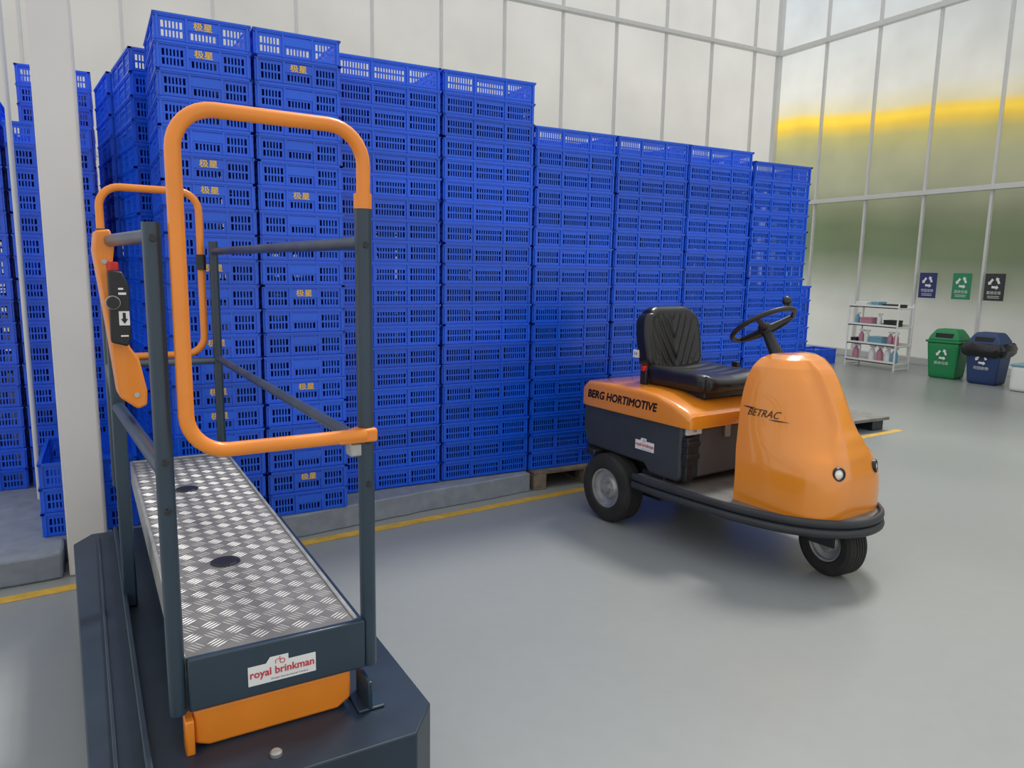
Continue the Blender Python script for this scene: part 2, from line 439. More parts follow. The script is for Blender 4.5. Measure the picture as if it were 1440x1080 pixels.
v0 = CG.v; f0 = CG.f; VV = []; FF = []
rows2 = [(0.80+CW/2, 5.07, 19, 1), (1.165+CL/2+0.07, 4.96, 19, 0), (1.815+CL/2+0.06, 4.96, 19, 0), (2.46+CL/2+0.055, 4.96, 17, 0), (3.105+CL/2+0.05, 4.96, 17, 0), (3.745+CL/2+0.05, 4.96, 17, 0)]
for (cx, cy, n, sh) in rows2:
    for k in range(n):
        o_ = len(VV)
        if sh: VV += [(cx - y, cy + x, z + B + k*PITCH) for x, y, z in v0]
        else: VV += [(cx + x, cy + y, z + B + k*PITCH) for x, y, z in v0]
        FF += [tuple(i+o_ for i in q) for q in f0]
me = bpy.data.meshes.new('rear_crate_row'); me.from_pydata(VV, [], FF); me.materials.append(M_BLUE)
o = bpy.data.objects.new('plastic_crate_row', me); COL.objects.link(o); tag(o, 'second row of blue slotted plastic crates behind the first', 'crates', 'stacked blue crates along the wall'); o['kind'] = 'stuff'

# ------------------------------------------------------------------ work platform trolley
CART = empty('platform_trolley', (0.094, 1.75, 0), math.radians(1.8), 'navy and orange elevating work platform trolley with tread-plate deck', 'work platform')
P = CART
poly = [(-0.195, -0.2), (0.50, -0.2), (0.58, -0.1), (0.58, 1.62), (0.5, 1.7), (-0.17, 1.7), (-0.235, 1.6)]
MB().prism(poly, 0.07, 0.37).obj('base', M_NAVYD, P, bevel=0.004)
MB().box((-0.09, -0.12, 0.37), (-0.075, 1.6, 0.42)).obj('side_channel', M_NAVYD, P, bevel=0.003)
MB().box((-0.15, -0.12, 0.37), (-0.14, 1.6, 0.385)).obj('side_strip', M_NAVYD, P, bevel=0.003)
for x in (-0.1, 0.42):
    for y in (0.05, 1.45):
        MB().lathe([(0.02, -0.03), (0.075, -0.03), (0.08, -0.02), (0.08, 0.02), (0.075, 0.03), (0.02, 0.03)], (x, y, 0.08), (1, 0, 0), 32, True).obj('wheel', M_RUB, P, smooth=True)
MB().lathe([(0.0, 0.012), (0.010, 0.012), (0.014, 0.008), (0.014, 0)], (0.18, -0.12, 0.37), (0, 0, 1), 20).obj('bolt', M_RIM, P, smooth=True)
MB().box((0.03, 0.12, 0.372), (0.07, 1.8, 0.47)).box((0.35, 0.12, 0.372), (0.39, 1.8, 0.47)).box((0.07, 0.6, 0.38), (0.35, 0.68, 0.46)).box((0.07, 1.3, 0.38), (0.35, 1.38, 0.46)).obj('lift_frame', M_NAVYD, P, bevel=0.004)
mb = MB()
prof = [(0.02, 0.385), (0.05, 0.372), (0.36, 0.372), (0.395, 0.395), (0.395, 0.468), (0.02, 0.468)]
v = [(x, -0.012, z) for x, z in prof] + [(x, 0.11, z) for x, z in prof]; n = len(prof)
mb.add(v, [tuple(range(n)), tuple(reversed(range(n, 2*n)))] + [(i, n+i, n+(i+1) % n, (i+1) % n) for i in range(n)])
mb.obj('lift_cover', M_ORTUBE, P, bevel=0.006)
MB().box((-0.002, -0.03, 0.368), (0.018, 0.02, 0.455)).obj('hinge_lug', M_ORTUBE, P, bevel=0.004)
MB().prism([(0.425, -0.06), (0.437, -0.06), (0.437, 0.04), (0.425, 0.04)], 0.37, 0.45).box((0.40, -0.06, 0.37), (0.47, 0.05, 0.378)).obj('side_lug', M_NAVY, P, bevel=0.003)
MB().box((0.01, -0.022, 0.472), (0.432, -0.002, 0.602)).obj('front_panel', M_NAVY, P, bevel=0.004)
mb = MB()
mb.box((0.0, 0.0, 0.5), (0.010, 1.95, 0.604)).box((0.410, 0.0, 0.5), (0.42, 1.95, 0.604)).box((0.010, 1.94, 0.5), (0.410, 1.95, 0.604))
mb.obj('deck_edge', M_RIM, P, bevel=0.002)
MB().box((0.010, 0.0, 0.585), (0.410, 1.94, 0.598)).obj('deck_plate', M_ALU, P)
mb = MB(); cell = 0.05
for i in range(8):
    for j_ in range(38):
        cx = 0.010+cell*(i+0.5); cy = 0.018+cell*(j_+0.5)
        if math.hypot(cx-0.185, cy-0.55) < 0.055 or math.hypot(cx-0.175, cy-1.40) < 0.055: continue
        a = math.radians(35) if (i+j_) % 2 else math.radians(-55)
        ca, sa = math.cos(a), math.sin(a)
        for b in range(4):
            off = (b-1.5)*0.0098; hl = 0.0215 - abs(b-1.5)*0.0014; hw = 0.0017
            pts = [(-hl, 0, 0), (-hl*.5, -hw, 0), (hl*.5, -hw, 0), (hl, 0, 0), (hl*.5, hw, 0), (-hl*.5, hw, 0), (-hl*.5, 0, .0012), (hl*.5, 0, .0012)]
            mb.add([(cx+x*ca-(y+off)*sa, cy+x*sa+(y+off)*ca, 0.598+z) for x, y, z in pts],
                   [(0, 1, 6), (1, 2, 7, 6), (2, 3, 7), (3, 4, 7), (4, 5, 6, 7), (5, 0, 6)])
mb.obj('tread_pattern', M_ALUB, P)
for (x, y) in ((0.185, 0.55), (0.175, 1.40)):
    MB().lathe([(0.0, 0.004), (0.034, 0.004), (0.036, 0.002), (0.042, 0.003), (0.044, 0)], (x, y, 0.598), (0, 0, 1), 32).obj('deck_cap', M_BLKP, P, smooth=True, label='round black rubber cap in the deck')
def tubeo(name, pts, r, m, n=18, parent=P, label=None):
    return MB().tube(pts, r, n).obj(name, m, parent, smooth=True, label=label)
PFR = (0.448, 0.0); PFL = (-0.012, -0.005); PRR = (0.395, 1.94); PRL = (-0.055, 1.95); PML = (-0.066, 0.9)
tubeo('post', [(PFR[0], PFR[1], 0.47), (PFR[0], PFR[1], 1.64)], 0.020, M_NAVY)
tubeo('post', [(PFL[0], PFL[1], 0.47), (PFL[0], PFL[1], 1.583)], 0.019, M_NAVY)
tubeo('post', [(PRR[0], PRR[1], 0.5), (PRR[0], PRR[1], 1.60)], 0.02, M_NAVY)
tubeo('post', [(PRL[0], PRL[1], 0.5), (PRL[0], PRL[1], 1.64)], 0.02, M_NAVY)
MB().box((PML[0]-0.02, PML[1]-0.03, 0.372), (PML[0]+0.02, PML[1]+0.03, 1.50)).obj('post', M_NAVY, P, bevel=0.006)
for (x, y) in (PFR, PFL):
    for z in (1.07, 1.55, 0.96):
        MB().lathe([(0, 0.004), (0.007, 0.004), (0.008, 0)], (x, y-0.0195, z), (0, -1, 0), 14).obj('bolt', M_BLKP, P, smooth=True)
tubeo('rail', [(PFR[0], 0.015, 1.555), (PRR[0], PRR[1], 1.555)], 0.016, M_STEEL, label='worn steel top rail')
tubeo('rail', [(PFR[0], 0.015, 1.06), (PRR[0], PRR[1], 1.06)], 0.016, M_STEEL)
tubeo('rail', [(PFL[0], 0.01, 1.555), (-0.07, 0.47, 1.555), (-0.07, 0.9, 1.555), (PRL[0], PRL[1], 1.555)], 0.016, M_STEEL)
tubeo('rail', [(PFL[0], 0.01, 1.045), (PML[0], 0.88, 1.045), (PRL[0], PRL[1], 1.045)], 0.018, M_NAVY)
tubeo('rail', [(PRL[0], PRL[1], 1.05), (PRR[0], PRR[1], 1.05)], 0.016, M_STEEL)
g = rpath([(PFR[0], -0.002, 1.62), (PFR[0], -0.01, 1.818), (0.034, -0.03, 1.818), (0.034, -0.03, 1.088), (0.44, -0.02, 1.088)], 0.085)
tubeo('safety_gate', g, 0.0165, M_ORTUBE, 20, label='orange tubular loop gate')
tubeo('gate_sleeve', [(PFR[0], 0, 1.635), (PFR[0], 0, 1.67)], 0.0215, M_ORTUBE)
MB().prism([(0.365, -0.035), (0.47, -0.03), (0.47, 0.03), (0.44, 0.03)], 1.07, 1.104).obj('gate_bracket', M_ORTUBE, P, bevel=0.006)
MB().box((0.405, -0.012, 1.032), (0.45, 0.03, 1.065)).obj('gate_stop', M_RIM, P, bevel=0.004)
g = rpath([(PRL[0], 1.95, 1.62), (PRL[0], 1.96, 1.82), (0.345, 1.98, 1.82), (0.345, 1.98, 1.08), (-0.055, 1.97, 1.08)], 0.085)
tubeo('safety_gate', g, 0.0165, M_ORTUBE, 20, label='orange tubular loop gate')
tubeo('gate_latch', [(0.345, 1.975, 1.47), (0.345, 1.975, 1.54)], 0.022, M_BLKP)
# control panel: orange housing with the black control unit facing the boarding end
prof = [(-0.112, 1.53), (-0.088, 1.306), (-0.073, 1.136), (-0.03, 1.10), (-0.006, 1.11), (-0.004, 1.15), (-0.02, 1.24), (-0.040, 1.272), (-0.060, 1.344), (-0.074, 1.458), (-0.062, 1.545), (-0.07, 1.585), (-0.106, 1.580)]
mb = MB(); n = len(prof)
v = [(x, 0.50, z) for x, z in prof] + [(x-0.004, 0.62, z) for x, z in prof]
mb.add(v, [tuple(range(n)), tuple(reversed(range(n, 2*n)))] + [(i, n+i, n+(i+1) % n, (i+1) % n) for i in range(n)])
mb.obj('control_panel', M_ORTUBE, P, bevel=0.006, label='orange angular control housing')
prof = [(-0.086, 1.29), (-0.046, 1.278), (-0.038, 1.30), (-0.036, 1.44), (-0.05, 1.475), (-0.084, 1.478)]
mb = MB(); n = len(prof)
v = [(x, 0.455, z) for x, z in prof] + [(x, 0.56, z) for x, z in prof]
mb.add(v, [tuple(range(n)), tuple(reversed(range(n, 2*n)))] + [(i, n+i, n+(i+1) % n, (i+1) % n) for i in range(n)])
mb.obj('control_box', M_BLKP, P, bevel=0.005, label='small black control unit')
def disc(name, c, r, h, m, lab=None, d=(0, -1, 0)):
    return MB().lathe([(0, h), (r*0.9, h), (r, h*0.8), (r, 0)], c, d, 24).obj(name, m, P, smooth=True, label=lab)
disc('control_knob', (-0.076, 0.453, 1.395), 0.016, 0.018, M_BLKP)
disc('control_knob_ring', (-0.076, 0.456, 1.395), 0.018, 0.004, M_RIM)
disc('panel_screw', (-0.088, 0.50, 1.50), 0.007, 0.004, M_RIM)
disc('panel_screw', (-0.03, 0.50, 1.14), 0.007, 0.004, M_RIM)
disc('emergency_button', (-0.07, 0.50, 1.478), 0.014, 0.022, M_REDB, 'red emergency button', (0, 0, 1))
MB().box((-0.064, 0.4535, 1.335), (-0.039, 0.455, 1.372)).obj('instruction_label', M_WHITE, P)
mb = MB(); mb.add([(-0.060, 0.4525, 1.352), (-0.043, 0.4525, 1.352), (-0.0515, 0.4525, 1.339), (-0.055, 0.4525, 1.3518), (-0.048, 0.4525, 1.3518), (-0.048, 0.4525, 1.368), (-0.055, 0.4525, 1.368)], [(0, 1, 2), (3, 4, 5, 6)])
mb.obj('arrow_mark', M_TXT, P)
MB().box((-0.062, 0.4535, 1.415), (-0.044, 0.455, 1.421)).box((-0.062, 0.4535, 1.428), (-0.050, 0.455, 1.433)).box((-0.062, 0.4535, 1.305), (-0.044, 0.455, 1.309)).obj('white_marks', M_WHITE, P)
def sticker(parent, M, w, h):
    mb = MB(); v = [M @ Vector(p) for p in ((-w/2, -h*0.5, 0), (w/2, -h*0.5, 0), (w/2, h*0.28, 0), (w*0.09, h*0.28, 0), (w*0.09, h*0.5, 0), (-w*0.18, h*0.5, 0), (-w*0.24, h*0.28, 0), (-w/2, h*0.28, 0))]
    mb.add(v, [tuple(range(8))]); st = mb.obj('sticker', M_WHITE, parent, label='white maker sticker with red lettering')
    text('lettering', 'royal brinkman', h*0.42, M_RED, M @ T((0, -h*0.07, 0.0008)), st, bold=h*0.008, width=w*0.94)
    text('lettering', 'Global Horticultural Centre', h*0.1, M_TXT, M @ T((w*0.1, -h*0.38, 0.0008)), st, width=w*0.55)
    mb = MB()
    c = [(-w*0.1, h*0.2), (-w*0.1, h*0.33), (-w*0.05, h*0.38)]
    mb.tube([M @ Vector((x, y, 0.0006)) for x, y in c], w*0.006, 6)
    ring = [M @ Vector((w*0.0+w*0.035*math.cos(t), h*0.26+w*0.035*math.sin(t), 0.0006)) for t in [k*math.pi/10 for k in range(21)]]
    mb.tube(ring, w*0.006, 6)
    mb.tube([M @ Vector((-w*0.035, h*0.26, 0.0006)), M @ Vector((-w*0.035, h*0.46, 0.0006))], w*0.006, 6)
    mb.obj('emblem', M_RED, st)
sticker(P, T((0.222, -0.0235, 0.532)) @ R90, 0.162, 0.064)

# ------------------------------------------------------------------ tractor
TR = empty('tow_tractor', (3.01, 3.56, 0), math.radians(-84), 'orange and charcoal three-wheeled electric tow tractor with black seat', 'tractor')
P = TR
def yprism(name, prof, y0, y1, m, bevel, seg=3, label=None):
    mb = MB(); n = len(prof)
    v = [(x, y0, z) for x, z in prof] + [(x, y1, z) for x, z in prof]
    mb.add(v, [tuple(range(n)), tuple(reversed(range(n, 2*n)))] + [(i, n+i, n+(i+1) % n, (i+1) % n) for i in range(n)])
    return mb.obj(name, m, P, bevel=bevel, seg=seg, label=label)
BX = 0.54
yprism('battery_box', [(-0.27, 0.5), (-0.22, 0.42), (0.26, 0.415), (0.31, 0.365), (BX-0.02, 0.365), (BX, 0.39), (BX, 0.7), (-0.27, 0.7)], -0.415, 0.415, M_GREY, 0.022, 4)
MB().box((BX-0.005, -0.28, 0.385), (BX+0.012, 0.38, 0.655)).obj('side_panel', M_GREY2, P, bevel=0.008, seg=3, label='lighter grey moulded panel')
rings = []
for (x, zt, w) in ((-0.285, 0.76, 0.40), (-0.275, 0.80, 0.42), (-0.23, 0.828, 0.431), (0.0, 0.836, 0.432), (0.24, 0.836, 0.432), (0.36, 0.826, 0.432), (0.48, 0.796, 0.432), (0.57, 0.765, 0.431), (0.605, 0.74, 0.425), (0.612, 0.715, 0.41)):
    zb = 0.672; r = min(0.032, (zt-zb)*0.45); ring = []
    for (sy, sz, a0) in ((1, 1, 0), (-1, 1, 90), (-1, -1, 180), (1, -1, 270)):
        rr = r if sz > 0 else r*0.3
        for k in range(6):
            a = math.radians(a0+18*k); ring.append((x, sy*(w-rr)+rr*math.cos(a), ((zt-rr) if sz > 0 else (zb+rr))+rr*math.sin(a)))
    rings.append(ring)
MB().loft(rings).obj('rear_cover', M_ORANGE, P, smooth=True, ang=35)
text('lettering', 'BERG HORTIMOTIVE', 0.066, M_TXT, T((0.075, -0.4332, 0.752)) @ R90, P, bold=0.0026, width=0.58, shear=0.18)
sticker(P, T((0.27, -0.4165, 0.525)) @ R90, 0.15, 0.07)
ol = [(0.22, 0.44), (0.4, 0.448), (0.8, 0.42), (1.0, 0.385), (1.15, 0.335), (1.255, 0.27), (1.33, 0.19), (1.375, 0.10), (1.39, 0.0)]
def smoothline(pts, sub=6):
    out = []
    for i in range(len(pts)-1):
        p0 = pts[max(i-1, 0)]; p1 = pts[i]; p2 = pts[i+1]; p3 = pts[i+2] if i+2 < len(pts) else (pts[i][0], -pts[i][1])
        for k in range(sub):
            t = k/sub
            out.append(tuple(0.5*((2*p1[j])+(-p0[j]+p2[j])*t+(2*p0[j]-5*p1[j]+4*p2[j]-p3[j])*t*t+(-p0[j]+3*p1[j]-3*p2[j]+p3[j])*t**3) for j in (0, 1)))
    out.append(pts[-1]); return out
half = smoothline(ol)
full = [(x, -y) for x, y in half] + [(x, y) for x, y in reversed(half[:-1])]
MB().prism(full, 0.275, 0.335).obj('floor_plate', M_NAVYD, P)
mb = MB(); mb.prism([(x if x < 0.25 else 0.22+(x-0.22)*0.985, y*0.965) for x, y in full], 0.335, 0.341); mb.obj('foot_mat', M_ALU, P)
mb = MB()
for (z0, z1, of) in ((0.262, 0.306, 0.018), (0.309, 0.352, 0.014)):
    rings = []
    n = len(full)
    for i, (x, y) in enumerate(full):
        a = Vector(full[max(i-1, 0)]); b = Vector(full[min(i+1, n-1)]); t = (b-a).normalized(); nr = Vector((t.y, -t.x))
        zc = (z0+z1)/2; hz = (z1-z0)/2
        ring = []
        for k in range(10):
            an = 2*math.pi*k/10
            dd = 0.004+of*math.cos(an); ring.append((x+nr.x*dd, y+nr.y*dd, zc+hz*math.sin(an)))
        rings.append(ring)
    mb.loft(rings)
mb.obj('bumper', M_BUMP, P, smooth=True, ang=60)
# cowl: wide side panels meeting a raised centre ridge that runs down into a square nose
CK = [
    (0.340, 0.830, 1.325, 0.322, 0.50), (0.45, 0.83, 1.325, 0.320, 0.50), (0.54, 0.825, 1.315, 0.315, 0.53), (0.61, 0.815, 1.29, 0.305, 0.58),
    (0.67, 0.81, 1.25, 0.295, 0.66), (0.74, 0.805, 1.21, 0.284, 0.72), (0.82, 0.80, 1.175, 0.272, 0.74), (0.90, 0.80, 1.14, 0.257, 0.74), (0.97, 0.805, 1.105, 0.238, 0.73), (1.03, 0.815, 1.07, 0.210, 0.72),
    (1.07, 0.832, 1.035, 0.172, 0.72), (1.092, 0.86, 1.0, 0.118, 0.76), (1.098, 0.89, 0.97, 0.06, 0.85)]
def ck(z):
    if z <= CK[0][0]: return CK[0][1:]
    for i in range(len(CK)-1):
        if CK[i][0] <= z <= CK[i+1][0]:
            t = (z-CK[i][0])/(CK[i+1][0]-CK[i][0])
            p0 = CK[max(i-1, 0)]; p1 = CK[i]; p2 = CK[i+1]; p3 = CK[min(i+2, len(CK)-1)]
            return tuple(0.5*((2*p1[j])+(-p0[j]+p2[j])*t+(2*p0[j]-5*p1[j]+4*p2[j]-p3[j])*t*t+(-p0[j]+3*p1[j]-3*p2[j]+p3[j])*t**3) for j in range(1, 5))
    return CK[-1][1:]
def cowl_pt(z, t):
    xr, xf, hw, ex = ck(z)
    c = abs(math.cos(t))**ex; s = math.copysign(abs(math.sin(t))**ex, t)
    x = xr + (xf-xr)*c; y = hw*s
    yy = abs(y); edge = 0.066 + 0.09*sstep(0.80, 0.60, z)
    amp = 0.026*sstep(0.57, 0.72, z)*(1-0.8*sstep(1.00, 1.09, z))
    x += amp*(1-sstep(edge-0.004, edge+0.014, yy)) - amp*0.35*math.exp(-((yy-edge-0.04)/0.04)**2)*(yy > edge)
    a = abs(t); ch = 0.014*math.exp(-((a-0.9)/0.32)**2)*math.exp(-((z-0.57)/0.08)**2)
    return x+ch, y*(1+ch*1.2)
rings = []; NZ = 110; NT = 70
zs = [0.34 + (1.098-0.34)*math.sin(k/NZ*math.pi/2) for k in range(NZ+1)]
f3 = lambda u: 1-(1-u)**1.3
for z in zs:
    ring = []
    for k in range(-NT, NT+1):
        q = k/NT; q3 = abs(q)
        t = (f3(q3) if q3 > 0.35 else f3(0.35)*(q3/0.35)**1.15)*math.copysign(1, q)*math.pi/2
        x, y = cowl_pt(z, t); ring.append((x, y, z))
    xr, xf, hw, ex = ck(z)
    for k in range(1, 8):
        y = hw*(1-2*k/8); ring.append((xr+0.012, y, z))
    rings.append(ring)
MB().loft(rings).obj('front_cowl', M_ORANGE, P, smooth=True, ang=60)
def solve(z, test):
    lo, hi = -math.pi/2, 0.0
    for _ in range(30):
        m_ = (lo+hi)/2
        if test(cowl_pt(z, m_)): lo = m_
        else: hi = m_
    return cowl_pt(z, lo)
def on_cowl(p): return Vector((p.x, solve(p.z, lambda q: q[0] < p.x)[1]-0.004-abs(p.y+0.3), p.z))
text('lettering', 'BETRAC', 0.052, M_TXT, T((0.94, -0.3, 0.805)) @ R90, P, width=0.165, shear=0.28, fn=on_cowl)
def streak(pts, th):
    mb = MB(); vs = []
    for (x, z, k) in pts: vs += [on_cowl(Vector((x, -0.3, z-th*k))), on_cowl(Vector((x, -0.3, z+th*k)))]
    mb.add(vs, [(2*i, 2*i+2, 2*i+3, 2*i+1) for i in range(len(pts)-1)])
    return mb.obj('lettering_streak', M_TXT, P)
streak([(0.82, 0.829, 0.2), (0.84, 0.828, 1), (0.865, 0.827, 1), (0.89, 0.827, 0.5)], 0.003)
streak([(0.975, 0.781, 0.3), (1.01, 0.780, 1), (1.04, 0.779, 0.8), (1.07, 0.778, 0.2)], 0.003)
for sy in (-1, 1):
    z = 0.56
    px_ = solve(z, lambda q: -q[1] > 0.15); c = Vector((px_[0]-0.014, sy*0.15, z)); d = Vector((0.9, sy*0.38, 0.14)).normalized()
    h = MB().lathe([(0.034, 0), (0.034, 0.018), (0.031, 0.023), (0.026, 0.023), (0.025, 0.014)], c, d, 28).obj('headlight', M_BLKP, P, smooth=True)
    MB().lathe([(0.0, 0.024), (0.012, 0.022), (0.025, 0.014)], c, d, 24).obj('lens', M_LENS, h, smooth=True, label='clear round lens')
# seat
MB().box((0.02, -0.2, 0.80), (0.50, 0.2, 0.85)).obj('seat_base', M_BLKP, P, bevel=0.01)
def corner(w, u, cr):
    aw, au = abs(w)-(1-cr), abs(u)-(1-cr)
    if aw > 0 and au > 0:
        L_ = math.hypot(aw, au); m_ = max(aw, au)
        k = m_/L_
        return math.copysign(1-cr+aw*k, w), math.copysign(1-cr+au*k, u)
    return w, u
def cush(p):
    q = p.copy(); u = p.x/0.26; w = p.y/0.25
    if p.z > 0:
        q.z += 0.018*abs(w)**3 - 0.010*(1-abs(w)) + 0.012*max(0, -u)
        q.z += 0.0035*math.sin(p.x*75)*(1-min(1, abs(w)*1.25)**4) * (1 if abs(w) < 0.8 else 0)
        q.z -= 0.022*max(0, u-0.6)
    w2, u2 = corner(w, u, 0.35); q.y = w2*0.25; q.x = u2*0.26
    return q
rbox('seat_cushion', (0.26, 0.25, 0.05), 0.045, 40, M_BLACK, P, cush, (0.30, 0, 0.885))
def back(p):
    w = p.y/0.24; u = p.z/0.205
    w2, u2 = corner(w, u, 0.5); q = Vector((p.x, w2*0.24, u2*0.205))
    q.y *= 1-0.12*max(0, u)**2-0.05*max(0, -u)
    if p.x > 0:
        q.x += 0.028*abs(w)**2.5
        rib = math.sin((p.z*0.45-1.0*abs(p.y))*115)
        if abs(w) < 0.8: q.x += 0.008*rib*(1-abs(w)/0.8)**0.7*(1-sstep(0.55, 0.8, u))*(1-sstep(-0.6, -0.9, u))
    q.x += -0.01*w*w
    return q
rbox('backrest', (0.05, 0.24, 0.205), 0.045, 56, M_BLACK, P, back, (0.02, 0, 1.085), (0, math.radians(-10), 0))
MB().box((-0.05, -0.16, 0.84), (-0.02, 0.16, 1.12)).box((-0.05, -0.16, 0.835), (0.28, -0.14, 0.86)).box((-0.05, 0.14, 0.835), (0.28, 0.16, 0.86)).obj('seat_frame', M_BLKP, P, bevel=0.008)
MB().box((0.06, -0.272, 0.83), (0.11, -0.25, 0.93)).obj('belt_holder', M_BLKP, P, bevel=0.006)
MB().box((0.07, -0.278, 0.915), (0.10, -0.25, 0.945)).obj('belt_buckle', M_REDB, P, bevel=0.005, label='red belt buckle')
MB().box((0.3, 0.252, 0.85), (0.35, 0.276, 0.97)).obj('belt_holder', M_BLKP, P, bevel=0.006)
# steering
A = Vector((-0.55, 0, 0.83)).normalized(); C = Vector((0.70, 0, 1.225)); F_ = Vector((0.83, 0, 0.55)).normalized(); Yv = Vector((0, 1, 0))
def rp(r, t, h=0): return C + Yv*(r*math.cos(t)) + F_*(r*math.sin(t)) + A*h
MB().tube([C-A*0.25, C-A*0.14, C-A*0.03], [0.045, 0.032, 0.025], 16).obj('steering_column', M_BLKP, P, smooth=True)
MB().tube([C-A*0.30, C-A*0.2], [0.08, 0.05], 16).obj('column_boot', M_BLKP, P, smooth=True)
w_ = MB(); ring = [rp(0.172, 2*math.pi*k/48) for k in range(49)]
w_.tube(ring, 0.0135, 12, False)
for t in (math.radians(-90), math.radians(30), math.radians(150)):
    w_.tube([C-A*0.03, rp(0.09, t, -0.015), rp(0.17, t)], [0.022, 0.015, 0.012], 10)
w_.lathe([(0, 0.0), (0.03, 0.0), (0.036, -0.02), (0.03, -0.05)], C, A, 20)
stw = w_.obj('steering_wheel', M_BLKP, P, smooth=True)
kp = rp(0.172, math.radians(80))
MB().tube([kp, kp+A*0.03], 0.009, 10).lathe([(0.0, 0.072), (0.014, 0.069), (0.023, 0.057), (0.025, 0.045), (0.02, 0.031), (0.008, 0.025)], kp, A, 20).obj('spinner_knob', M_BLKP, stw, smooth=True)
# wheels
def wheel(x, y, r, w, turn=0.0):
    ax = Vector((math.sin(turn), math.cos(turn), 0))
    prof = [(r*0.56, -w*0.42), (r*0.62, -w*0.5), (r*0.82, -w*0.54), (r*0.94, -w*0.47), (r*0.985, -w*0.36)]
    for k in range(-2, 3):
        c = k*w*0.15
        prof += [(r*0.998, c-w*0.055), (r*0.998, c+w*0.045), (r*0.965, c+w*0.06), (r*0.965, c+w*0.085)]
    prof = prof[:-2] + [(r*0.985, w*0.36), (r*0.94, w*0.47), (r*0.82, w*0.54), (r*0.62, w*0.5), (r*0.56, w*0.42)]
    ty = MB().lathe(prof, (x, y, r), ax, 64).obj('wheel', M_RUB, P, smooth=True, ang=30)
    rim = MB().lathe([(r*0.57, -w*0.44), (r*0.52, -w*0.42), (r*0.50, -w*0.3), (r*0.36, -w*0.22), (r*0.30, -w*0.33), (r*0.16, -w*0.35), (r*0.15, -w*0.46), (0, -w*0.46)], (x, y, r), ax, 40)
    rim.lathe([(r*0.57, w*0.44), (r*0.52, w*0.42), (r*0.50, w*0.3), (r*0.36, w*0.22), (r*0.16, w*0.3), (0, w*0.3)], (x, y, r), ax, 40)
    for k in range(5):
        a = 2*math.pi*k/5
        side = Vector((ax.y, -ax.x, 0))
        rim.lathe([(0, -w*0.40), (r*0.04, -w*0.40), (r*0.045, -w*0.3)], Vector((x, y, r))+side*(r*0.235*math.cos(a))+Vector((0, 0, r*0.235*math.sin(a))), ax, 8)
    rim.obj('rim', M_RIM, ty, smooth=True, ang=40, label='grey zinc rim')
wheel(0.0, -0.40, 0.207, 0.14); wheel(0.0, 0.40, 0.207, 0.14); wheel(1.20, 0.0, 0.172, 0.12, math.radians(8))
MB().tube([(0, -0.33, 0.203), (0, 0.33, 0.203)], 0.03).box((-0.12, -0.3, 0.18), (0.3, 0.3, 0.41)).obj('rear_axle', M_BLKP, P)
MB().box((1.13, -0.10, 0.17), (1.27, -0.085, 0.3)).obj('front_fork', M_BLKP, P, bevel=0.004)
MB().box((1.13, 0.085, 0.17), (1.27, 0.10, 0.3)).obj('front_fork', M_BLKP, P, bevel=0.004)
MB().prism([(-0.3, -0.36), (-0.17, -0.47), (-0.1, -0.47), (-0.1, -0.36)], 0.38, 0.42).obj('mudguard', M_BLKP, P, bevel=0.01)
MB().box((-0.33, -0.3, 0.33), (-0.2, 0.3, 0.42)).obj('rear_beam', M_BLKP, P, bevel=0.01)
MB().box((0.22, -0.38, 0.275), (0.40, 0.38, 0.37)).obj('chassis', M_BLKP, P, bevel=0.008)
cx = MB().box((BX, -0.405, 0.46), (BX+0.04, -0.32, 0.62)).box((BX, -0.395, 0.37), (BX+0.03, -0.34, 0.46)).box((BX+0.005, -0.412, 0.50), (BX+0.048, -0.31, 0.53)).box((BX+0.005, -0.412, 0.57), (BX+0.048, -0.31, 0.60))
cx.obj('charging_connector', M_BLKP, P, bevel=0.005)
MB().box((BX, -0.385, 0.63), (BX+0.018, -0.275, 0.672)).obj('data_tag', M_WHITE, P, label='white data tag')
text('lettering', '08', 0.03, M_TXT, T((BX+0.019, -0.33, 0.652)) @ Matrix.Rotation(math.radians(90), 4, 'Z') @ R90, P)
MB().box((BX+0.01, -0.085, 0.59), (BX+0.028, -0.045, 0.665)).obj('latch', M_RIM, P, bevel=0.004)
MB().box((-0.035, -0.243, 0.985), (0.01, -0.226, 1.03)).obj('seat_tag', M_WHITE, P, label='white warning tag')
text('lettering', 'E4', 0.028, M_TXT, T((-0.012, -0.244, 1.007)) @ R90, P)

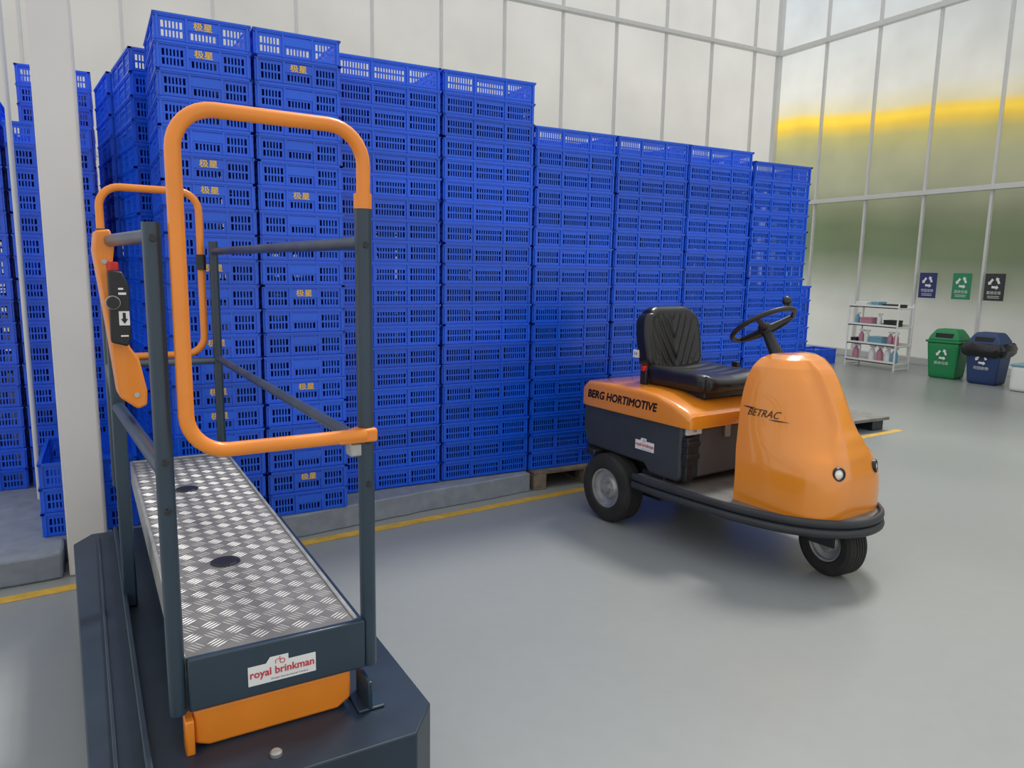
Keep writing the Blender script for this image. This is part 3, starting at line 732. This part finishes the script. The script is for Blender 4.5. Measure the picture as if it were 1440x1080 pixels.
# ------------------------------------------------------------------ rack, bins, signs
RK = empty('storage_rack', (10.8, 7.32, 0), 0, 'white metal three-tier storage rack with cleaning bottles', 'rack')
mb = MB()
for x in (0, 0.36):
    for y in (0, 0.88): mb.tube([(x, y, 0), (x, y, 1.06)], 0.013, 8)
for z in (0.03, 0.1, 0.38, 0.68, 0.98):
    for y in (0, 0.88): mb.tube([(0, y, z), (0.36, y, z)], 0.009, 8)
mb.obj('frame', M_WH, RK, smooth=True)
TI = (0.1, 0.38, 0.68, 0.98)
for z in TI:
    MB().box((-0.01, -0.01, z), (0.37, 0.89, z+0.015)).box((-0.01, -0.01, z), (0.0, 0.89, z+0.045)).box((0.36, -0.01, z), (0.37, 0.89, z+0.045)).obj('shelf', M_WH, RK)
def bottle(x, y, z, m, s=1.0):
    r = empty('spray_bottle', (x, y, z), 0, 'small plastic spray bottle on the white rack', 'bottle', 'bottles on the rack')
    MB().lathe([(0.0, 0), (0.04*s, 0), (0.043*s, 0.02*s), (0.043*s, 0.12*s), (0.03*s, 0.155*s), (0.014*s, 0.17*s), (0.014*s, 0.185*s)], (0, 0, 0), (0, 0, 1), 16).obj('bottle_body', m, r, smooth=True)
    MB().box((-0.015*s, -0.05*s, 0.185*s), (0.015*s, 0.03*s, 0.215*s)).box((-0.006*s, -0.035*s, 0.15*s), (0.006*s, -0.025*s, 0.19*s)).obj('spray_head', M_WHITE, r, bevel=0.003)
for (y, m, z) in ((0.10, M_CYAN, 0), (0.22, M_WHITE, 0), (0.36, M_PINK, 0), (0.50, M_WHITE, 0), (0.80, M_PINK, 0)):
    bottle(10.92, 7.3+y, TI[0]+0.016, m, 1.2)
for (y, m) in ((0.1, M_PINK), (0.20, M_PINK), (0.62, M_WHITE), (0.72, M_PINK)):
    bottle(10.92, 7.3+y, TI[1]+0.016, m, 1.0)
for (y, m) in ((0.42, M_WHITE), (0.82, M_CYAN)):
    bottle(10.92, 7.3+y, TI[2]+0.016, m, 0.9)
def item(n, x, y, z, s, m, lab):
    tag(MB().box((x-s[0]/2, y-s[1]/2, z), (x+s[0]/2, y+s[1]/2, z+s[2])).box((x-s[0]/2-0.006, y-s[1]/2-0.006, z+s[2]*0.8), (x+s[0]/2+0.006, y+s[1]/2+0.006, z+s[2]*0.95)).obj(n, m, bevel=0.008), lab, n.replace('_', ' '))
item('storage_box', 10.95, 7.72, TI[1]+0.016, (0.2, 0.22, 0.12), M_CYAN, 'small light blue plastic box on the white rack')
item('storage_box', 10.95, 8.12, TI[1]+0.016, (0.2, 0.10, 0.08), M_BLKP, 'small dark box on the white rack')
item('storage_box', 10.95, 7.5, TI[2]+0.016, (0.2, 0.2, 0.10), M_BLKP, 'small black tub on the white rack')
item('storage_box', 10.95, 7.92, TI[2]+0.016, (0.2, 0.2, 0.12), M_PINK, 'pink plastic tub on the white rack')
item('storage_box', 10.95, 7.5, TI[3]+0.016, (0.2, 0.3, 0.05), M_BLKP, 'flat black box on top of the white rack')
item('storage_box', 10.95, 7.78, TI[3]+0.016, (0.2, 0.14, 0.08), M_CYAN, 'light blue box on top of the white rack')
item('storage_box', 10.95, 8.03, TI[3]+0.016, (0.2, 0.2, 0.07), M_WHITE, 'flat white box on top of the white rack')

def tri_arrows(c, r, M, m, parent, w=0.25):
    mb = MB()
    for k in range(3):
        a0 = math.radians(90+120*k+25); a1 = math.radians(90+120*(k+1)-35)
        p0 = Vector((math.cos(a0), math.sin(a0), 0))*r; p1 = Vector((math.cos(a1), math.sin(a1), 0))*r
        d = (p1-p0).normalized(); n = Vector((-d.y, d.x, 0)); h = r*w
        pts = [p0-n*h, p1-n*h, p1-n*h*2, p1+d*h*2.2, p1+n*h*2, p1+n*h, p0+n*h]
        mb.add([M @ (Vector(c)+p) for p in pts], [(0, 1, 5, 6), (2, 3, 4)])
    return mb.obj('recycling_symbol', m, parent)
def sign(y, m, txt, lab):
    r = empty('wall_sign', (12.12, y, 1.345), math.radians(-90), lab, 'sign', 'waste sorting signs')
    MB().box((-0.15, -0.006, -0.21), (0.15, 0.006, 0.21)).obj('board', m, r, bevel=0.002)
    tri_arrows((0, 0.06, 0), 0.07, T((0, -0.008, 0)) @ R90, M_WHITE, r)
    text('lettering', txt, 0.055, M_WHITE, T((0, -0.008, -0.09)) @ R90, r)
    mb = MB()
    for k in range(2): mb.box((-0.09, -0.0085, -0.145-0.025*k), (0.09, -0.0075, -0.138-0.025*k))
    mb.obj('small_print', M_WHITE, r)
sign(7.74, mat('navy_sign', (0.02, 0.03, 0.15), 0.4), '可回收物', 'navy blue recycling sign on the frosted wall')
sign(7.17, mat('green_sign', (0.02, 0.24, 0.11), 0.4), '厨余垃圾', 'green food waste sign on the frosted wall')
sign(6.66, mat('grey_sign', (0.03, 0.03, 0.035), 0.4), '其他垃圾', 'dark grey other waste sign on the frosted wall')
def bin_(x, y, m, lab, bag, rz=0.0):
    r = empty('waste_bin', (x, y, 0), math.radians(-90)+rz, lab, 'bin', 'waste bins')
    def tp(p):
        f = 0.82+0.18*(p.z+0.25)/0.5; return Vector((p.x*f, p.y*f, p.z))
    rbox('bin_body', (0.23, 0.2, 0.27), 0.03, 10, m, r, tp, (0, 0, 0.27))
    MB().prism([(-0.245, -0.215), (0.245, -0.215), (0.245, 0.215), (-0.245, 0.215)], 0.53, 0.565).obj('rim', m, r, bevel=0.01)
    rr = []
    for (z, f) in ((0.565, 1.0), (0.62, 0.93), (0.70, 0.72), (0.73, 0.6)):
        rr.append([(-0.22*f, -0.2*f, z), (0.22*f, -0.2*f, z), (0.22*f, 0.2*f, z), (-0.22*f, 0.2*f, z)])
    MB().loft(rr).obj('lid', m, r, bevel=0.015)
    MB().box((-0.12, -0.19, 0.60), (0.12, -0.15, 0.67)).obj('flap', M_BLKP, r, bevel=0.005, label='dark swing flap')
    tri_arrows((0, 0.0, 0), 0.06, T((0, -0.206, 0.36)) @ R90, M_WHITE, r)
    text('lettering', '可回收物' if bag else '厨余垃圾', 0.05, M_WHITE, T((0, -0.2, 0.23)) @ R90, r)
    if bag:
        rings = []
        for (z, f) in ((0.585, 1.02), (0.56, 1.12), (0.50, 1.22), (0.44, 1.18), (0.40, 1.06)):
            ring = []
            for k in range(40):
                t = 2*math.pi*k/40; cx_ = math.copysign(abs(math.cos(t))**0.4, math.cos(t)); sy_ = math.copysign(abs(math.sin(t))**0.4, math.sin(t))
                w = 1+random.uniform(-0.04, 0.04); ring.append((0.245*cx_*f*w, 0.215*sy_*f*w, z+random.uniform(-0.016, 0.016)))
            rings.append(ring)
        MB().loft(rings, False).obj('bin_liner', M_BAG, r, smooth=True)
bin_(10.95, 6.57, M_GREEN, 'green plastic swing-top waste bin on the floor', False, 0.15)
bin_(10.9, 5.96, M_DBLUE, 'dark blue swing-top waste bin with black liner', True, 0.1)
rb = empty('storage_tub', (10.75, 5.22, 0), 0.1, 'white plastic tub with a blue rim beside the bins', 'tub')
rbox('tub_body', (0.2, 0.26, 0.17), 0.03, 8, M_WH, rb, None, (0, 0, 0.17))
MB().box((-0.21, -0.27, 0.335), (0.21, 0.27, 0.36)).obj('tub_lid', M_CYAN, rb, bevel=0.008)

# ------------------------------------------------------------------ light
w = bpy.data.worlds.new('world'); S.world = w; w.use_nodes = True
bg = w.node_tree.nodes['Background']; bg.inputs[0].default_value = (0.98, 0.99, 1.0, 1); bg.inputs[1].default_value = 0.93
sun = bpy.data.lights.new('sun', 'SUN'); sun.energy = 2.0; sun.angle = math.radians(12); sun.color = (1, 0.98, 0.94)
so = bpy.data.objects.new('sun', sun); COL.objects.link(so); so.rotation_euler = Vector((-0.45, -0.28, -0.85)).to_track_quat('-Z', 'Y').to_euler()

# ------------------------------------------------------------------ camera
cam = bpy.data.cameras.new('camera'); co = bpy.data.objects.new('camera', cam); COL.objects.link(co)
cam.sensor_width = 36; cam.lens = 26.0; cam.clip_start = 0.05
yaw = math.radians(28.45); th = math.atan(162/1040); rho = math.radians(1.0)
Fh = Vector((math.sin(yaw), math.cos(yaw), 0)); R0 = Vector((math.cos(yaw), -math.sin(yaw), 0))
fw = Fh*math.cos(th) + Vector((0, 0, -math.sin(th))); up0 = Fh*math.sin(th) + Vector((0, 0, math.cos(th)))
Uc = up0*math.cos(rho) - R0*math.sin(rho); Rc = R0*math.cos(rho) + up0*math.sin(rho)
Mx = Matrix((Rc, Uc, -fw)).transposed().to_4x4(); Mx.translation = Vector((0, 0, 1.5))
co.matrix_world = Mx
S.camera = co
